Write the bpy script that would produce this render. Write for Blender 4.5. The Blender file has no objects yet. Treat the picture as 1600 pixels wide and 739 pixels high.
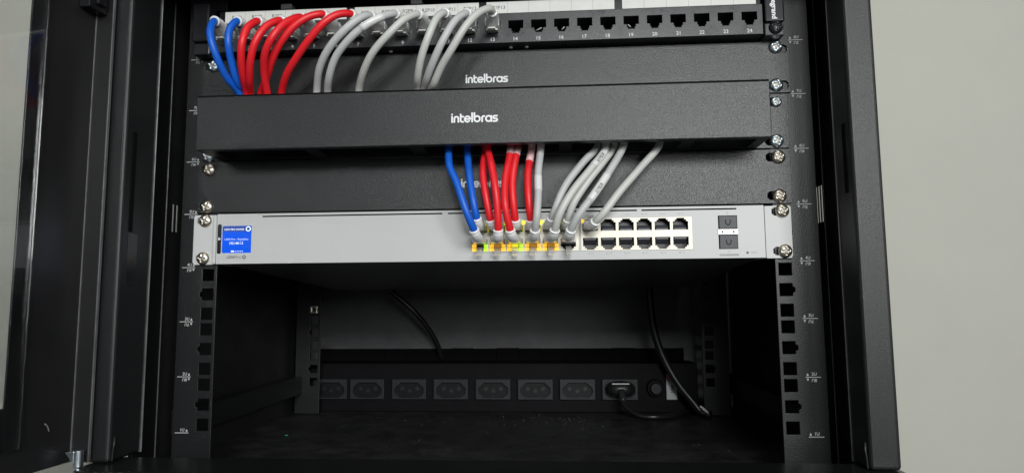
import bpy, bmesh, math, random
from mathutils import Vector, Matrix
random.seed(7)
S = 0.001                                   # everything below is written in millimetres
sc = bpy.context.scene
C = sc.collection

# ------------------------------------------------------------------ camera
cam_d = bpy.data.cameras.new('camera')
cam = bpy.data.objects.new('camera', cam_d); C.objects.link(cam)
cam_d.sensor_width = 36.0; cam_d.lens = 22.66
cam_d.clip_start = 0.01; cam_d.clip_end = 50
def cam_rot(a, b, c):
    Rx = Matrix(((1,0,0),(0,math.cos(a),-math.sin(a)),(0,math.sin(a),math.cos(a))))
    Rz = Matrix(((math.cos(b),-math.sin(b),0),(math.sin(b),math.cos(b),0),(0,0,1)))
    Ry = Matrix(((math.cos(c),0,math.sin(c)),(0,1,0),(-math.sin(c),0,math.cos(c))))
    return Rz @ Rx @ Ry
R_ = cam_rot(0.1012, 0.0673, 0.0072)
right, fwd, up = R_.col[0], R_.col[1], R_.col[2]
cam.matrix_world = Matrix(((right[0], up[0], -fwd[0], 54.22*S),
                           (right[1], up[1], -fwd[1], -514.97*S),
                           (right[2], up[2], -fwd[2], 103.06*S), (0,0,0,1)))
sc.camera = cam

# ------------------------------------------------------------------ world, lamps, exposure
w = bpy.data.worlds.new('World'); sc.world = w; w.use_nodes = True
w.node_tree.nodes['Background'].inputs[0].default_value = (0.93, 0.97, 1.0, 1)
w.node_tree.nodes['Background'].inputs[1].default_value = 0.115
def area_lamp(name, loc, aim, sx, sy, power, col):
    d = bpy.data.lights.new(name, 'AREA'); d.shape = 'RECTANGLE'; d.size = sx; d.size_y = sy
    d.energy = power; d.color = col
    o = bpy.data.objects.new(name, d); C.objects.link(o)
    o.location = loc
    o.rotation_euler = (Vector(aim) - Vector(loc)).to_track_quat('-Z', 'Y').to_euler()
    return o
area_lamp('key_lamp', (0.88, -1.65, 0.50), (0, 0, 0.17), 0.55, 0.5, 17, (0.99, 1.0, 0.985))
area_lamp('front_lamp', (0.30, -2.2, 0.78), (0, 0, 0.17), 0.55, 0.4, 26, (0.98, 1.0, 0.99))
area_lamp('ceiling_lamp', (-0.1, -1.3, 1.9), (0, 0.1, 0.1), 1.2, 0.6, 7, (0.98, 1.0, 0.985))
vs = sc.view_settings
vs.view_transform = 'Standard'; vs.look = 'None'; vs.exposure = 0; vs.gamma = 1; vs.use_curve_mapping = False

# ------------------------------------------------------------------ materials
def mat(name, col, rough=0.5, metal=0.0, spec=0.5, bump=0.0, bscale=900, var=0.0, vscale=60, trans=0.0, ior=1.45, emit=None, estr=0.0, coat=0.0, rvar=0.0):
    m = bpy.data.materials.new(name); m.use_nodes = True
    nt = m.node_tree; b = nt.nodes['Principled BSDF']
    b.inputs['Base Color'].default_value = (*col, 1)
    b.inputs['Roughness'].default_value = rough
    b.inputs['Metallic'].default_value = metal
    b.inputs['Specular IOR Level'].default_value = spec
    b.inputs['IOR'].default_value = ior
    b.inputs['Transmission Weight'].default_value = trans
    b.inputs['Coat Weight'].default_value = coat
    tc = nt.nodes.new('ShaderNodeTexCoord')
    gm = nt.nodes.new('ShaderNodeNewGeometry')
    if bump:
        n = nt.nodes.new('ShaderNodeTexNoise'); n.inputs['Scale'].default_value = bscale; n.inputs['Detail'].default_value = 3
        nt.links.new(gm.outputs['Position'], n.inputs['Vector'])
        bp = nt.nodes.new('ShaderNodeBump'); bp.inputs['Strength'].default_value = bump; bp.inputs['Distance'].default_value = 0.0004
        nt.links.new(n.outputs['Fac'], bp.inputs['Height']); nt.links.new(bp.outputs['Normal'], b.inputs['Normal'])
    if var:
        n2 = nt.nodes.new('ShaderNodeTexNoise'); n2.inputs['Scale'].default_value = vscale; n2.inputs['Detail'].default_value = 6; n2.inputs['Roughness'].default_value = 0.65
        nt.links.new(gm.outputs['Position'], n2.inputs['Vector'])
        r = nt.nodes.new('ShaderNodeMapRange'); r.inputs['From Min'].default_value = 0.3; r.inputs['From Max'].default_value = 0.7
        r.inputs['To Min'].default_value = 1 - var; r.inputs['To Max'].default_value = 1 + var
        nt.links.new(n2.outputs['Fac'], r.inputs['Value'])
        mx = nt.nodes.new('ShaderNodeMix'); mx.data_type = 'RGBA'; mx.blend_type = 'MULTIPLY'; mx.inputs['Factor'].default_value = 1
        mx.inputs[6].default_value = (*col, 1); nt.links.new(r.outputs['Result'], mx.inputs[7])
        nt.links.new(mx.outputs[2], b.inputs['Base Color'])
        if rvar:
            r2 = nt.nodes.new('ShaderNodeMapRange'); r2.inputs['From Min'].default_value = 0.3; r2.inputs['From Max'].default_value = 0.7
            r2.inputs['To Min'].default_value = rough - rvar; r2.inputs['To Max'].default_value = rough + rvar
            nt.links.new(n2.outputs['Fac'], r2.inputs['Value']); nt.links.new(r2.outputs['Result'], b.inputs['Roughness'])
    if emit:
        b.inputs['Emission Color'].default_value = (*emit, 1); b.inputs['Emission Strength'].default_value = estr
    return m
M = {}
M['wall'] = mat('wall_paint', (0.49, 0.485, 0.43), 0.7, var=0.03, vscale=6, bump=0.25, bscale=160)
M['powder'] = mat('black_powder_coat', (0.009, 0.0095, 0.010), 0.27, bump=0.15, bscale=1100, var=0.12, vscale=300)
M['post'] = mat('textured_black_paint', (0.010, 0.0108, 0.0115), 0.37, bump=0.5, bscale=1900, var=0.3, vscale=1500)
M['rail'] = mat('rail_black_paint', (0.009, 0.0095, 0.0102), 0.40, bump=0.4, bscale=900, var=0.18, vscale=500)
M['panel'] = mat('panel_black_paint', (0.0145, 0.0155, 0.0165), 0.28, bump=0.6, bscale=1700, var=0.22, vscale=1200)
M['edge'] = mat('painted_edge_highlight', (0.14, 0.14, 0.145), 0.35, metal=0.3, var=0.3, vscale=60)  # pale grey that paints the bevel highlights on door and post edges
M['inner'] = mat('inner_black_steel', (0.011, 0.011, 0.0125), 0.5, bump=0.2, bscale=700, var=0.3, vscale=25)
M['back'] = mat('back_black_steel', (0.082, 0.083, 0.088), 0.5, bump=0.2, bscale=700, var=0.2, vscale=30)
M['floor'] = mat('dusty_black_steel', (0.018, 0.018, 0.019), 0.5, var=0.5, vscale=45, rvar=0.12)
M['void'] = mat('black_foam_and_shade', (0.004, 0.004, 0.004), 0.95, spec=0.1)  # foam, also the painted shade in slits and cover gap
M['dark'] = mat('port_black_plastic', (0.012, 0.012, 0.013), 0.4)
M['tongue'] = mat('port_grey_plastic', (0.06, 0.065, 0.075), 0.35)
M['patch'] = mat('patch_face_black', (0.040, 0.041, 0.044), 0.33, bump=0.15, bscale=900, var=0.15, vscale=70, rvar=0.1)
M['gloss'] = mat('gloss_black_plastic', (0.010, 0.010, 0.012), 0.25)
M['silver'] = mat('silver_switch_paint', (0.49, 0.50, 0.495), 0.42, metal=0.0, spec=0.5, bump=0.08, bscale=1500, var=0.02, vscale=15)
M['ear'] = mat('silver_ear_paint', (0.52, 0.53, 0.525), 0.45, metal=0.0, spec=0.4, bump=0.08, bscale=1500)
M['chassis'] = mat('dark_grey_chassis', (0.13, 0.131, 0.14), 0.3, bump=0.1, bscale=800)
M['jack'] = mat('beige_nickel_shield', (0.60, 0.57, 0.49), 0.4, metal=0.2, var=0.06, vscale=200)
M['sfp'] = mat('sfp_dust_cover', (0.055, 0.055, 0.062), 0.5)
M['bright'] = mat('bright_steel_tab', (0.70, 0.69, 0.63), 0.4, metal=0.3)
M['screen'] = mat('blue_lit_screen', (0.0, 0.02, 0.1), 0.2, emit=(0.002, 0.09, 0.85), estr=0.9)
M['screenbar'] = mat('navy_lit_screen', (0.0, 0.02, 0.06), 0.2, emit=(0.035, 0.055, 0.30), estr=0.9)
M['screentext'] = mat('white_lit_screen_text', (0.5, 0.5, 0.5), 0.3, emit=(0.72, 0.85, 1.0), estr=0.95)
M['screensoft'] = mat('pale_blue_lit_screen_text', (0.4, 0.4, 0.5), 0.3, emit=(0.45, 0.62, 1.0), estr=0.9)
M['ledy'] = mat('amber_led', (0.6, 0.4, 0.05), 0.3, emit=(1.0, 0.56, 0.04), estr=0.95)
M['ledg'] = mat('green_led', (0.4, 0.6, 0.05), 0.3, emit=(0.50, 0.95, 0.02), estr=0.85)
M['ledl'] = mat('yellow_led', (0.6, 0.6, 0.05), 0.3, emit=(0.98, 0.85, 0.03), estr=0.85)
M['ledd'] = mat('dim_yellow_led', (0.35, 0.32, 0.04), 0.3, emit=(0.4, 0.34, 0.01), estr=0.6)
M['ledo'] = mat('orange_led_glow', (0.4, 0.2, 0.03), 0.3, emit=(0.75, 0.33, 0.02), estr=0.4)
M['white'] = mat('white_print', (0.75, 0.77, 0.78), 0.5)
M['mark'] = mat('grey_print', (0.50, 0.51, 0.52), 0.6)
M['num'] = mat('port_number_print', (0.62, 0.63, 0.64), 0.6)
M['ink'] = mat('grey_ink', (0.07, 0.07, 0.075), 0.6)
M['inkl'] = mat('pale_grey_ink', (0.32, 0.33, 0.34), 0.6)
M['paper'] = mat('label_paper', (0.66, 0.66, 0.63), 0.5, var=0.04, vscale=80)
M['zinc'] = mat('blue_zinc_screw', (0.58, 0.66, 0.70), 0.34, metal=1.0, var=0.15, vscale=300)
M['nickel'] = mat('yellowish_nickel_screw', (0.60, 0.55, 0.46), 0.34, metal=1.0, var=0.2, vscale=300)
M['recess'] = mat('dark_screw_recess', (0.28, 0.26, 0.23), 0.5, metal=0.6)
M['blackscrew'] = mat('black_oxide_screw', (0.02, 0.02, 0.022), 0.22, metal=0.3)
M['red'] = mat('red_cable_jacket', (0.72, 0.014, 0.022), 0.42, bump=0.05, bscale=600, var=0.04, vscale=60)
M['blue'] = mat('blue_cable_jacket', (0.006, 0.105, 0.56), 0.40, bump=0.05, bscale=600, var=0.04, vscale=60)
M['grey'] = mat('grey_cable_jacket', (0.47, 0.48, 0.48), 0.45, bump=0.05, bscale=600, var=0.04, vscale=60)
M['greyl'] = mat('light_grey_cable_jacket', (0.52, 0.53, 0.50), 0.42, bump=0.05, bscale=600, var=0.04, vscale=60)
M['clear'] = mat('clear_plug_plastic', (0.93, 0.935, 0.90), 0.1, trans=0.2, coat=0.6, ior=1.42)
M['boot'] = mat('clear_rubber_boot', (0.92, 0.93, 0.925), 0.12, trans=0.13, coat=0.7, ior=1.4)
M['latch'] = mat('clear_latch_plastic', (0.93, 0.93, 0.90), 0.1, trans=0.7, ior=1.3)
M['rim'] = mat('pale_rubber_rim', (0.92, 0.93, 0.93), 0.12, trans=0.2, coat=0.6)
M['tag'] = mat('clear_label_sleeve', (0.85, 0.86, 0.85), 0.25, trans=0.25)
M['tagp'] = mat('pink_label_sleeve', (0.85, 0.55, 0.56), 0.3, trans=0.15)
M['gold'] = mat('gold_contacts', (0.75, 0.55, 0.2), 0.3, metal=1)
M['acrylic'] = mat('clear_acrylic', (0.95, 0.97, 0.97), 0.02, trans=1.0, ior=1.3)
M['pdu'] = mat('power_strip_steel', (0.004, 0.004, 0.005), 0.6, spec=0.12, bump=0.2, bscale=800, var=0.15, vscale=60)
M['socket'] = mat('socket_black_plastic', (0.024, 0.026, 0.0285), 0.32, spec=0.35)
M['well'] = mat('shaded_socket_plastic', (0.009, 0.0095, 0.0105), 0.35, spec=0.25)  # socket plastic darkened to paint the shade inside the recess
M['cord'] = mat('black_power_cord', (0.012, 0.012, 0.013), 0.3)
M['dust'] = mat('grey_dust', (0.15, 0.15, 0.145), 0.9)
M['green'] = mat('green_plastic', (0.02, 0.35, 0.16), 0.4)
M['sticker'] = mat('white_sticker', (0.42, 0.44, 0.44), 0.5)
M['pink'] = mat('pink_print', (0.45, 0.16, 0.16), 0.5)

# ------------------------------------------------------------------ helpers
origin = {}
def link(o, parent=None, loc=(0,0,0)):
    C.objects.link(o); loc = Vector(loc)
    if parent is not None:
        o.parent = parent; o.location = (loc - origin[parent]) * S
    else:
        o.location = loc * S
    origin[o] = loc
    return o
def thing(name, label, cat, loc=(0,0,0), group=None, kind=None):
    o = bpy.data.objects.new(name, None); o.empty_display_size = 0.02; link(o, None, loc)
    o['label'] = label; o['category'] = cat
    if group: o['group'] = group
    return o
def obj(name, bm, m, parent=None, smooth=False, bevel=0.0, label=None, segs=2):
    bmesh.ops.recalc_face_normals(bm, faces=bm.faces)
    vs_ = [v.co for v in bm.verts]
    lo = Vector([min(v[i] for v in vs_) for i in range(3)]); hi = Vector([max(v[i] for v in vs_) for i in range(3)])
    c = (lo + hi) / 2
    for v in bm.verts: v.co = (v.co - c) * S
    me = bpy.data.meshes.new(name); bm.to_mesh(me); bm.free()
    for mm in (m if isinstance(m, (list, tuple)) else [m]): me.materials.append(mm)
    if smooth:
        for p in me.polygons: p.use_smooth = True
    o = bpy.data.objects.new(name, me); link(o, parent, c)
    if bevel:
        b = o.modifiers.new('bevel', 'BEVEL'); b.width = bevel * S; b.segments = segs; b.limit_method = 'ANGLE'; b.angle_limit = math.radians(40)
    if label: o['label'] = label
    return o
def inst(src, loc, parent, rot=None, label=None):
    o = src.copy(); C.objects.link(o); o.parent = parent
    o.location = (Vector(loc) - origin[parent]) * S; origin[o] = Vector(loc)
    if rot: o.rotation_euler = rot
    if label: o['label'] = label
    return o
def box(bm, x0, x1, y0, y1, z0, z1, mi=0):
    r = bmesh.ops.create_cube(bm, size=1)
    for v in r['verts']:
        v.co = Vector(((x0+x1)/2 + v.co.x*(x1-x0), (y0+y1)/2 + v.co.y*(y1-y0), (z0+z1)/2 + v.co.z*(z1-z0)))
    if mi:
        for f in {f for v in r['verts'] for f in v.link_faces}: f.material_index = mi
    return r['verts']
def B(*a):
    bm = bmesh.new(); box(bm, *a); return bm
def plate(u0, u1, v0, v1, w0, w1, holes, ax='xz', bm=None):
    """sheet in the u,v plane between w0 and w1, with rectangular holes (u0,u1,v0,v1) cut right through"""
    bm = bm or bmesh.new()
    us = sorted({round(a, 4) for a in [u0, u1] + [x for h in holes for x in h[:2] if u0 < x < u1]})
    vs2 = sorted({round(a, 4) for a in [v0, v1] + [x for h in holes for x in h[2:] if v0 < x < v1]})
    nu, nv = len(us)-1, len(vs2)-1
    def solid(i, j):
        if i < 0 or j < 0 or i >= nu or j >= nv: return False
        a, b = (us[i]+us[i+1])/2, (vs2[j]+vs2[j+1])/2
        return not any(h[0] < a < h[1] and h[2] < b < h[3] for h in holes)
    cache = {}
    def V(i, j, k):
        if (i, j, k) not in cache:
            u, v, w_ = us[i], vs2[j], (w0, w1)[k]
            co = {'xz': (u, w_, v), 'xy': (u, v, w_), 'yz': (w_, u, v)}[ax]
            cache[(i, j, k)] = bm.verts.new(co)
        return cache[(i, j, k)]
    for i in range(nu):
        for j in range(nv):
            if not solid(i, j): continue
            for k in (0, 1): bm.faces.new([V(i,j,k), V(i+1,j,k), V(i+1,j+1,k), V(i,j+1,k)])
            if not solid(i-1, j): bm.faces.new([V(i,j,0), V(i,j+1,0), V(i,j+1,1), V(i,j,1)])
            if not solid(i+1, j): bm.faces.new([V(i+1,j,0), V(i+1,j+1,0), V(i+1,j+1,1), V(i+1,j,1)])
            if not solid(i, j-1): bm.faces.new([V(i,j,0), V(i+1,j,0), V(i+1,j,1), V(i,j,1)])
            if not solid(i, j+1): bm.faces.new([V(i,j+1,0), V(i+1,j+1,0), V(i+1,j+1,1), V(i,j+1,1)])
    return bm
def prism(pts, y0, y1, bm=None):
    """outline in x,z extruded along y"""
    bm = bm or bmesh.new()
    a = [bm.verts.new((x, y0, z)) for x, z in pts]; b = [bm.verts.new((x, y1, z)) for x, z in pts]
    bm.faces.new(a); bm.faces.new(b[::-1])
    n = len(pts)
    for i in range(n): bm.faces.new([a[i], b[i], b[(i+1) % n], a[(i+1) % n]])
    return bm
def rrect(x0, x1, z0, z1, r, n=5):
    out = []
    for cx, cz, a0 in ((x1-r, z1-r, 0), (x0+r, z1-r, 90), (x0+r, z0+r, 180), (x1-r, z0+r, 270)):
        for k in range(n+1):
            a = math.radians(a0 + 90*k/n); out.append((cx + r*math.cos(a), cz + r*math.sin(a)))
    return out
def spline(pts, step=3.0):
    P = [Vector(p) for p in pts]
    P = [P[0]*2 - P[1]] + P + [P[-1]*2 - P[-2]]
    out = []
    for i in range(1, len(P)-2):
        p0, p1, p2, p3 = P[i-1:i+3]
        n = max(2, int((p2-p1).length / step))
        t0 = 0; t1 = t0 + max(1e-6, (p1-p0).length)**.5; t2 = t1 + max(1e-6, (p2-p1).length)**.5; t3 = t2 + max(1e-6, (p3-p2).length)**.5
        for k in range(n):
            t = t1 + (t2-t1)*k/n
            A1 = p0*((t1-t)/(t1-t0)) + p1*((t-t0)/(t1-t0)); A2 = p1*((t2-t)/(t2-t1)) + p2*((t-t1)/(t2-t1)); A3 = p2*((t3-t)/(t3-t2)) + p3*((t-t2)/(t3-t2))
            B1 = A1*((t2-t)/(t2-t0)) + A2*((t-t0)/(t2-t0)); B2 = A2*((t3-t)/(t3-t1)) + A3*((t-t1)/(t3-t1))
            out.append(B1*((t2-t)/(t2-t1)) + B2*((t-t1)/(t2-t1)))
    out.append(P[-2]); return out
def frames(path):
    T = [(path[min(i+1, len(path)-1)] - path[max(i-1, 0)]).normalized() for i in range(len(path))]
    ref = Vector((1, 0, 0)) if abs(T[0].x) < 0.9 else Vector((0, 0, 1))
    N = (ref - T[0]*ref.dot(T[0])).normalized(); out = []
    for t in T:
        N = (N - t*N.dot(t)).normalized(); out.append((t, N, t.cross(N)))
    return out
def tube(path, r, n=12, bm=None, caps=True):
    bm = bm or bmesh.new(); fr = frames(path); rings = []
    for i, (p, (t, a, b)) in enumerate(zip(path, fr)):
        rr = r[i] if isinstance(r, (list, tuple)) else r
        rings.append([bm.verts.new(p + (a*math.cos(2*math.pi*k/n) + b*math.sin(2*math.pi*k/n))*rr) for k in range(n)])
    for i in range(len(rings)-1):
        for k in range(n):
            bm.faces.new([rings[i][k], rings[i][(k+1) % n], rings[i+1][(k+1) % n], rings[i+1][k]])
    if caps: bm.faces.new(rings[0][::-1]); bm.faces.new(rings[-1])
    return bm
def loft(secs, n=20, bm=None):
    """secs: (centre, side vector, up vector, half width, half height, squareness)"""
    bm = bm or bmesh.new(); rings = []
    for c, a, b, hw, hh, e in secs:
        ring = []
        for k in range(n):
            q = 2*math.pi*(k+.5)/n; cs, sn = math.cos(q), math.sin(q)
            u = math.copysign(abs(cs)**e, cs); v = math.copysign(abs(sn)**e, sn)
            ring.append(bm.verts.new(c + a*u*hw + b*v*hh))
        rings.append(ring)
    for i in range(len(rings)-1):
        for k in range(n): bm.faces.new([rings[i][k], rings[i][(k+1) % n], rings[i+1][(k+1) % n], rings[i+1][k]])
    bm.faces.new(rings[0][::-1]); bm.faces.new(rings[-1])
    return bm
def cyl(p0, p1, r0, r1=None, n=20, bm=None):
    p0, p1 = Vector(p0), Vector(p1)
    return tube([p0, p1], [r0, r1 if r1 is not None else r0], n, bm)
def text_bm(s, height, cx, cz, y, bold=0.0, align='CENTER', rot=0.0, bm=None, width=None, basis=None, spacing=1.0):
    """lettering as a thin flat mesh in the x,z plane facing -y; height = height of a capital, rot turns it in that plane"""
    cu = bpy.data.curves.new('t', 'FONT'); cu.body = s; cu.size = 1.0; cu.offset = bold; cu.align_x = align; cu.extrude = 0.0
    cu.resolution_u = 3; cu.space_character = spacing
    o = bpy.data.objects.new('t', cu); C.objects.link(o)
    dg = bpy.context.evaluated_depsgraph_get(); dg.update()
    me = bpy.data.meshes.new_from_object(o.evaluated_get(dg))
    bpy.data.objects.remove(o); bpy.data.curves.remove(cu)
    k = height / 0.70
    xs = [v.co.x for v in me.vertices]
    kx = k if not width else width / (max(xs) - min(xs))
    mid = (max(xs)+min(xs))/2 if align == 'CENTER' else 0
    bm = bm or bmesh.new()
    off = len(bm.verts); ca, sa = math.cos(rot), math.sin(rot)
    new = []
    for v in me.vertices:
        u, q = (v.co.x - mid)*kx, (v.co.y - 0.35)*k
        u, q = u*ca - q*sa, u*sa + q*ca
        if basis: co = basis[0] + basis[1]*u + basis[2]*q
        else: co = Vector((cx + u, y, cz + q))
        new.append(bm.verts.new(co))
    for p in me.polygons:
        try: bm.faces.new([new[i] for i in p.vertices])
        except ValueError: pass
    bpy.data.meshes.remove(me)
    return bm
def flat_obj(name, bm, m, parent, label=None):
    # print keeps its facing; normals are irrelevant for a dull ink
    return obj(name, bm, m, parent, label=label)
def ribbon(bm, pts, hw, y):
    """flat rounded stroke along x,z points"""
    P = [Vector((p[0], 0, p[1])) for p in pts]; n = len(P); L, R = [], []
    for i in range(n):
        t = (P[min(i+1, n-1)] - P[max(i-1, 0)]).normalized(); nn_ = Vector((-t.z, 0, t.x))
        L.append(P[i] + nn_*hw); R.append(P[i] - nn_*hw)
    closed = (P[0]-P[-1]).length < 1e-4
    lv = [bm.verts.new((v.x, y, v.z)) for v in L]; rv = [bm.verts.new((v.x, y, v.z)) for v in R]
    for i in range(n-1): bm.faces.new([lv[i], lv[i+1], rv[i+1], rv[i]])
    if not closed:
        for k, sg in ((0, -1), (n-1, 1)):
            t = (P[1]-P[0]).normalized() if k == 0 else (P[-1]-P[-2]).normalized(); nn_ = Vector((-t.z, 0, t.x))
            ring = [P[k] + nn_*hw*math.cos(a) + t*sg*hw*math.sin(a) for a in [math.pi*q/8 for q in range(9)]]
            bm.faces.new([bm.verts.new((v.x, y-0.004, v.z)) for v in ring])
def rounded_logo(cx, cz, y, width):
    """the rounded lower case wordmark 'intelbras', drawn from strokes of even weight"""
    bm = bmesh.new(); hw = 0.115; st = []
    arc = lambda x, z, r, a0, a1, n=14: [(x + r*math.cos(math.radians(a0+(a1-a0)*k/n)), z + r*math.sin(math.radians(a0+(a1-a0)*k/n))) for k in range(n+1)]
    r = 0.36; x = 0.1; m = r + 0.0
    st += [[(x, 0), (x, 0.74)], [(x, 1.02), (x, 1.04)]]; x += 0.30                                # i
    st += [[(x, 0)] + [(x, 0.4)] + arc(x+0.27, 0.44, 0.27, 180, 0) + [(x+0.54, 0)]]; x += 0.84   # n
    st += [[(x, 1.0), (x, 0.24)] + arc(x+0.22, 0.22, 0.22, 180, 270, 6) + [(x+0.34, 0)], [(x, 0.70), (x+0.34, 0.70)]]; x += 0.52 + 0.02   # t
    e = x + r; st += [[(e-r+0.02, 0.36), (e+r-0.04, 0.36)], arc(e, m, r, 0, 310, 22)]; x += 2*r + 0.26   # e
    st += [[(x, 1.14), (x, 0.0)]]; x += 0.30                                                      # l
    st += [[(x, 1.14), (x, m)], arc(x+r, m, r, 0, 360, 28)]; x += 2*r + 0.30                     # b
    st += [[(x, 0), (x, 0.42)] + arc(x+0.24, 0.46, 0.24, 180, 90, 6) + [(x+0.30, 0.70)]]; x += 0.50   # r
    st += [arc(x+r, m, r, 0, 360, 28), [(x+2*r, 0.70), (x+2*r, 0.0)]]; x += 2*r + 0.24           # a
    st += [[(x+0.5, 0.70), (x+0.2, 0.70)] + arc(x+0.19, 0.525, 0.175, 90, 270, 8) + [(x+0.34, 0.35)] + arc(x+0.35, 0.175, 0.175, 90, -90, 8) + [(x+0.02, 0.0)]]
    x1 = x + 0.55; k = width/(x1 - 0.0)
    for i, pl in enumerate(st):
        ribbon(bm, [(cx + (a - x1/2)*k, cz + (b - 0.5)*k) for a, b in pl], hw*k, y - 0.006*(i+1))
    return bm
U = 44.45
def hz(u, h): return (u-1)*U + (6.35, 22.225, 38.1)[h]

# ================================================================== SETTING
bm = B(-2600, 2600, 372, 400, -1500, 1900)
wall = obj('wall', bm, M['wall']); wall['kind'] = 'structure'; wall['label'] = 'pale grey painted wall behind the cabinet'

# ================================================================== CABINET
cab = thing('rack_cabinet', 'black wall mounted rack cabinet with its door swung open to the left', 'rack cabinet', (0, 145, -58))
# side panels with four vent slots each
obj('side_panel', plate(-22, 350, -40, 372, 278, 278.8, [(30.5+5.2*k, 33.1+5.2*k, 168, 199) for k in range(4)], 'yz'), M['inner'], cab)
obj('side_panel', plate(-22, 350, -40, 372, -278.8, -278, [(20+5.6*k, 22.8+5.6*k, 166, 190) for k in range(2)], 'yz'), M['inner'], cab)
# back panel: upper sheet, a fold, lower sheet with a cable opening
bm = plate(-277.5, 277.5, -33, 372, 348, 350, [(-268, 219, 19, 42)], 'xz'); box(bm, -277.5, 277.5, 346.8, 348.2, 80, 81.5)
obj('back_panel', bm, M['back'], cab)
bm = bmesh.new(); box(bm, -270, 221, 352, 366, 16, 45)
for k in range(16):
    x = -267 + k*30.2; box(bm, x, x+29.8, 348.6 - random.random()*2, 352, 18, 41.6 + random.random()*1.2)
obj('foam_strip', bm, M['void'], cab)
obj('bottom_panel', B(-280.5, 280.5, -38, 350, -36, -33), M['floor'], cab)
obj('top_panel', B(-280.5, 280.5, -60, 350, 372, 375), M['inner'], cab)
# front sill and top lip, rounded at the corners
def lip(z0, z1):
    pts = [(283, -38), (283, -70)] + [(271+12*math.cos(math.radians(-a)), -70+12*math.sin(math.radians(-a))) for a in (20, 40, 60, 80, 90)]
    pts += [(-x, y) for x, y in pts[::-1]]
    bm = bmesh.new(); a = [bm.verts.new((x, y, z0)) for x, y in pts]; b = [bm.verts.new((x, y, z1)) for x, y in pts]
    bm.faces.new(a); bm.faces.new(b[::-1])
    for i in range(len(pts)): bm.faces.new([a[i], b[i], b[(i+1) % len(pts)], a[(i+1) % len(pts)]])
    return bm
obj('front_sill', lip(-58, -10), M['powder'], cab, bevel=1.6)
obj('top_lip', lip(362, 378), M['powder'], cab, bevel=1.6)
# posts: an outer face, a pale strip painting its edge highlight, then a return set further back
for s, xi in ((1, 260.5), (-1, 267.5)):
    xo, yb = (281, -34) if s > 0 else (287, -24)
    bm = B(min(s*xi, s*xo), max(s*xi, s*xo), -60, yb, -9.8, 361.8)
    p = obj('front_post', bm, M['post'], cab, bevel=3.0, segs=4)
    obj('post_edge_highlight', B(min(s*(xi-.4), s*(xi+2)), max(s*(xi-.4), s*(xi+2)), yb+.1, yb+1.1, -9.8, 361.8), M['edge'], p, bevel=0.3)
    xr = 267 if s > 0 else 275
    obj('post_return', B(min(s*xr, s*277.9), max(s*xr, s*277.9), yb+2.3, 6, -33, 371), M['powder'], cab, bevel=1.0)
    obj('return_highlight', B(min(s*(xr-.3), s*(xr+2)), max(s*(xr-.3), s*(xr+2)), 6.1, 6.8, -33, 371), M['edge'], p, bevel=0.2)  # pale strip painting the highlight along the return
    zl = (178, 228) if s > 0 else (158, 235)
    bm = B(s*xi-0.5, s*xi+0.5, -52, -47.5, zl[0], zl[1]); obj('latch_slot', bm, M['void'], p, bevel=0.3)
    if s < 0: obj('reflection_patch', B(-267.45, -267.2, -52, -41, 118, 157), M['gloss'], p)  # glossy patch added to imitate a reflection below the latch slot
    pts = [Vector((s*(xi-0.6), -57, -9)), Vector((s*(xi-1.2), -57.5, -2)), Vector((s*(xi-1.6), -57, 4)), Vector((s*(xi-.2), -55, 8))]
    obj('spring_clip', tube(spline(pts, 1.0), 0.8, 8), M['rail'], p, smooth=True)
# rack rails
def rail(s, y, xin, xout, xh, zb, zt, marks, toward):
    holes = []
    for u in range(1, 9):
        for h in range(3):
            z = hz(u, h); holes.append((xh-4.9, xh+4.9, z-4.8, z+4.8))
            if h == 1:
                e = xh + s*4.9; holes.append((min(e, e+s*1.9), max(e, e+s*1.9), z-1.5, z+1.5)); holes.append((min(e, e+s*1.1), max(e, e+s*1.1), z-2.2, z+2.2))
    x0, x1 = min(xin, xout), max(xin, xout)
    bm = plate(x0, x1, zb, zt, y, y+2, holes, 'xz')
    box(bm, min(xout, xout-s*2), max(xout, xout-s*2), y+2.01, y+34, zb, zt)
    r = obj('rack_rail', bm, M['rail'], cab, bevel=0.5)
    if marks:
        cx = s*249.4
        for k in range(1, 10):
            bm = bmesh.new()
            z = (k-1)*U
            box(bm, cx-5.7, cx+5.7, y-0.06, y-0.01, z-0.25, z+0.25)
            if k < 9: text_bm(f'{k}U', 2.3, cx+0.6, z+2.4, y-0.05, 0.012, bm=bm)
            if k > 1: text_bm(f'{10-k}U', 2.3, cx+0.6, z-2.4, y-0.05, 0.012, rot=math.pi, bm=bm)
            xa = cx - s*4.2
            for sg, ok in ((1, k < 9), (-1, k > 1)):
                if ok: prism([(xa-0.7, z+sg*1.0), (xa+0.7, z+sg*1.0), (xa+0.7, z+sg*2.0), (xa+0.25, z+sg*2.2), (xa, z+sg*3.3), (xa-0.25, z+sg*2.2), (xa-0.7, z+sg*2.0)], y-0.06, y-0.01, bm)
            obj('rail_marking', bm, M['mark'], r)
    return r
railR = rail(1, 0, 225, 259.5, 232.5, -32, 366, True, 1)
railL = rail(-1, 0, -225, -257.5, -232.5, -32, 366, True, 1)
rearR = rail(1, 280, 228, 259, 236.3, -32, 366, False, 1)
rearL = rail(-1, 280, -240, -271, -248, -32, 366, False, 1)
for s in (-1, 1):
    obj('side_brace', B(min(s*262, s*277), max(s*262, s*277), 30, 316, -8, 13), M['rail'], cab, bevel=0.6)
# a bare cage nut left on the rear rail
bm = plate(-253, -243.5, 95.25-4.6, 95.25+4.6, 276, 279.8, [(-250, -246, 93, 97.5)], 'xz'); obj('cage_nut', bm, M['nickel'], rearL, bevel=0.6)

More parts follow.
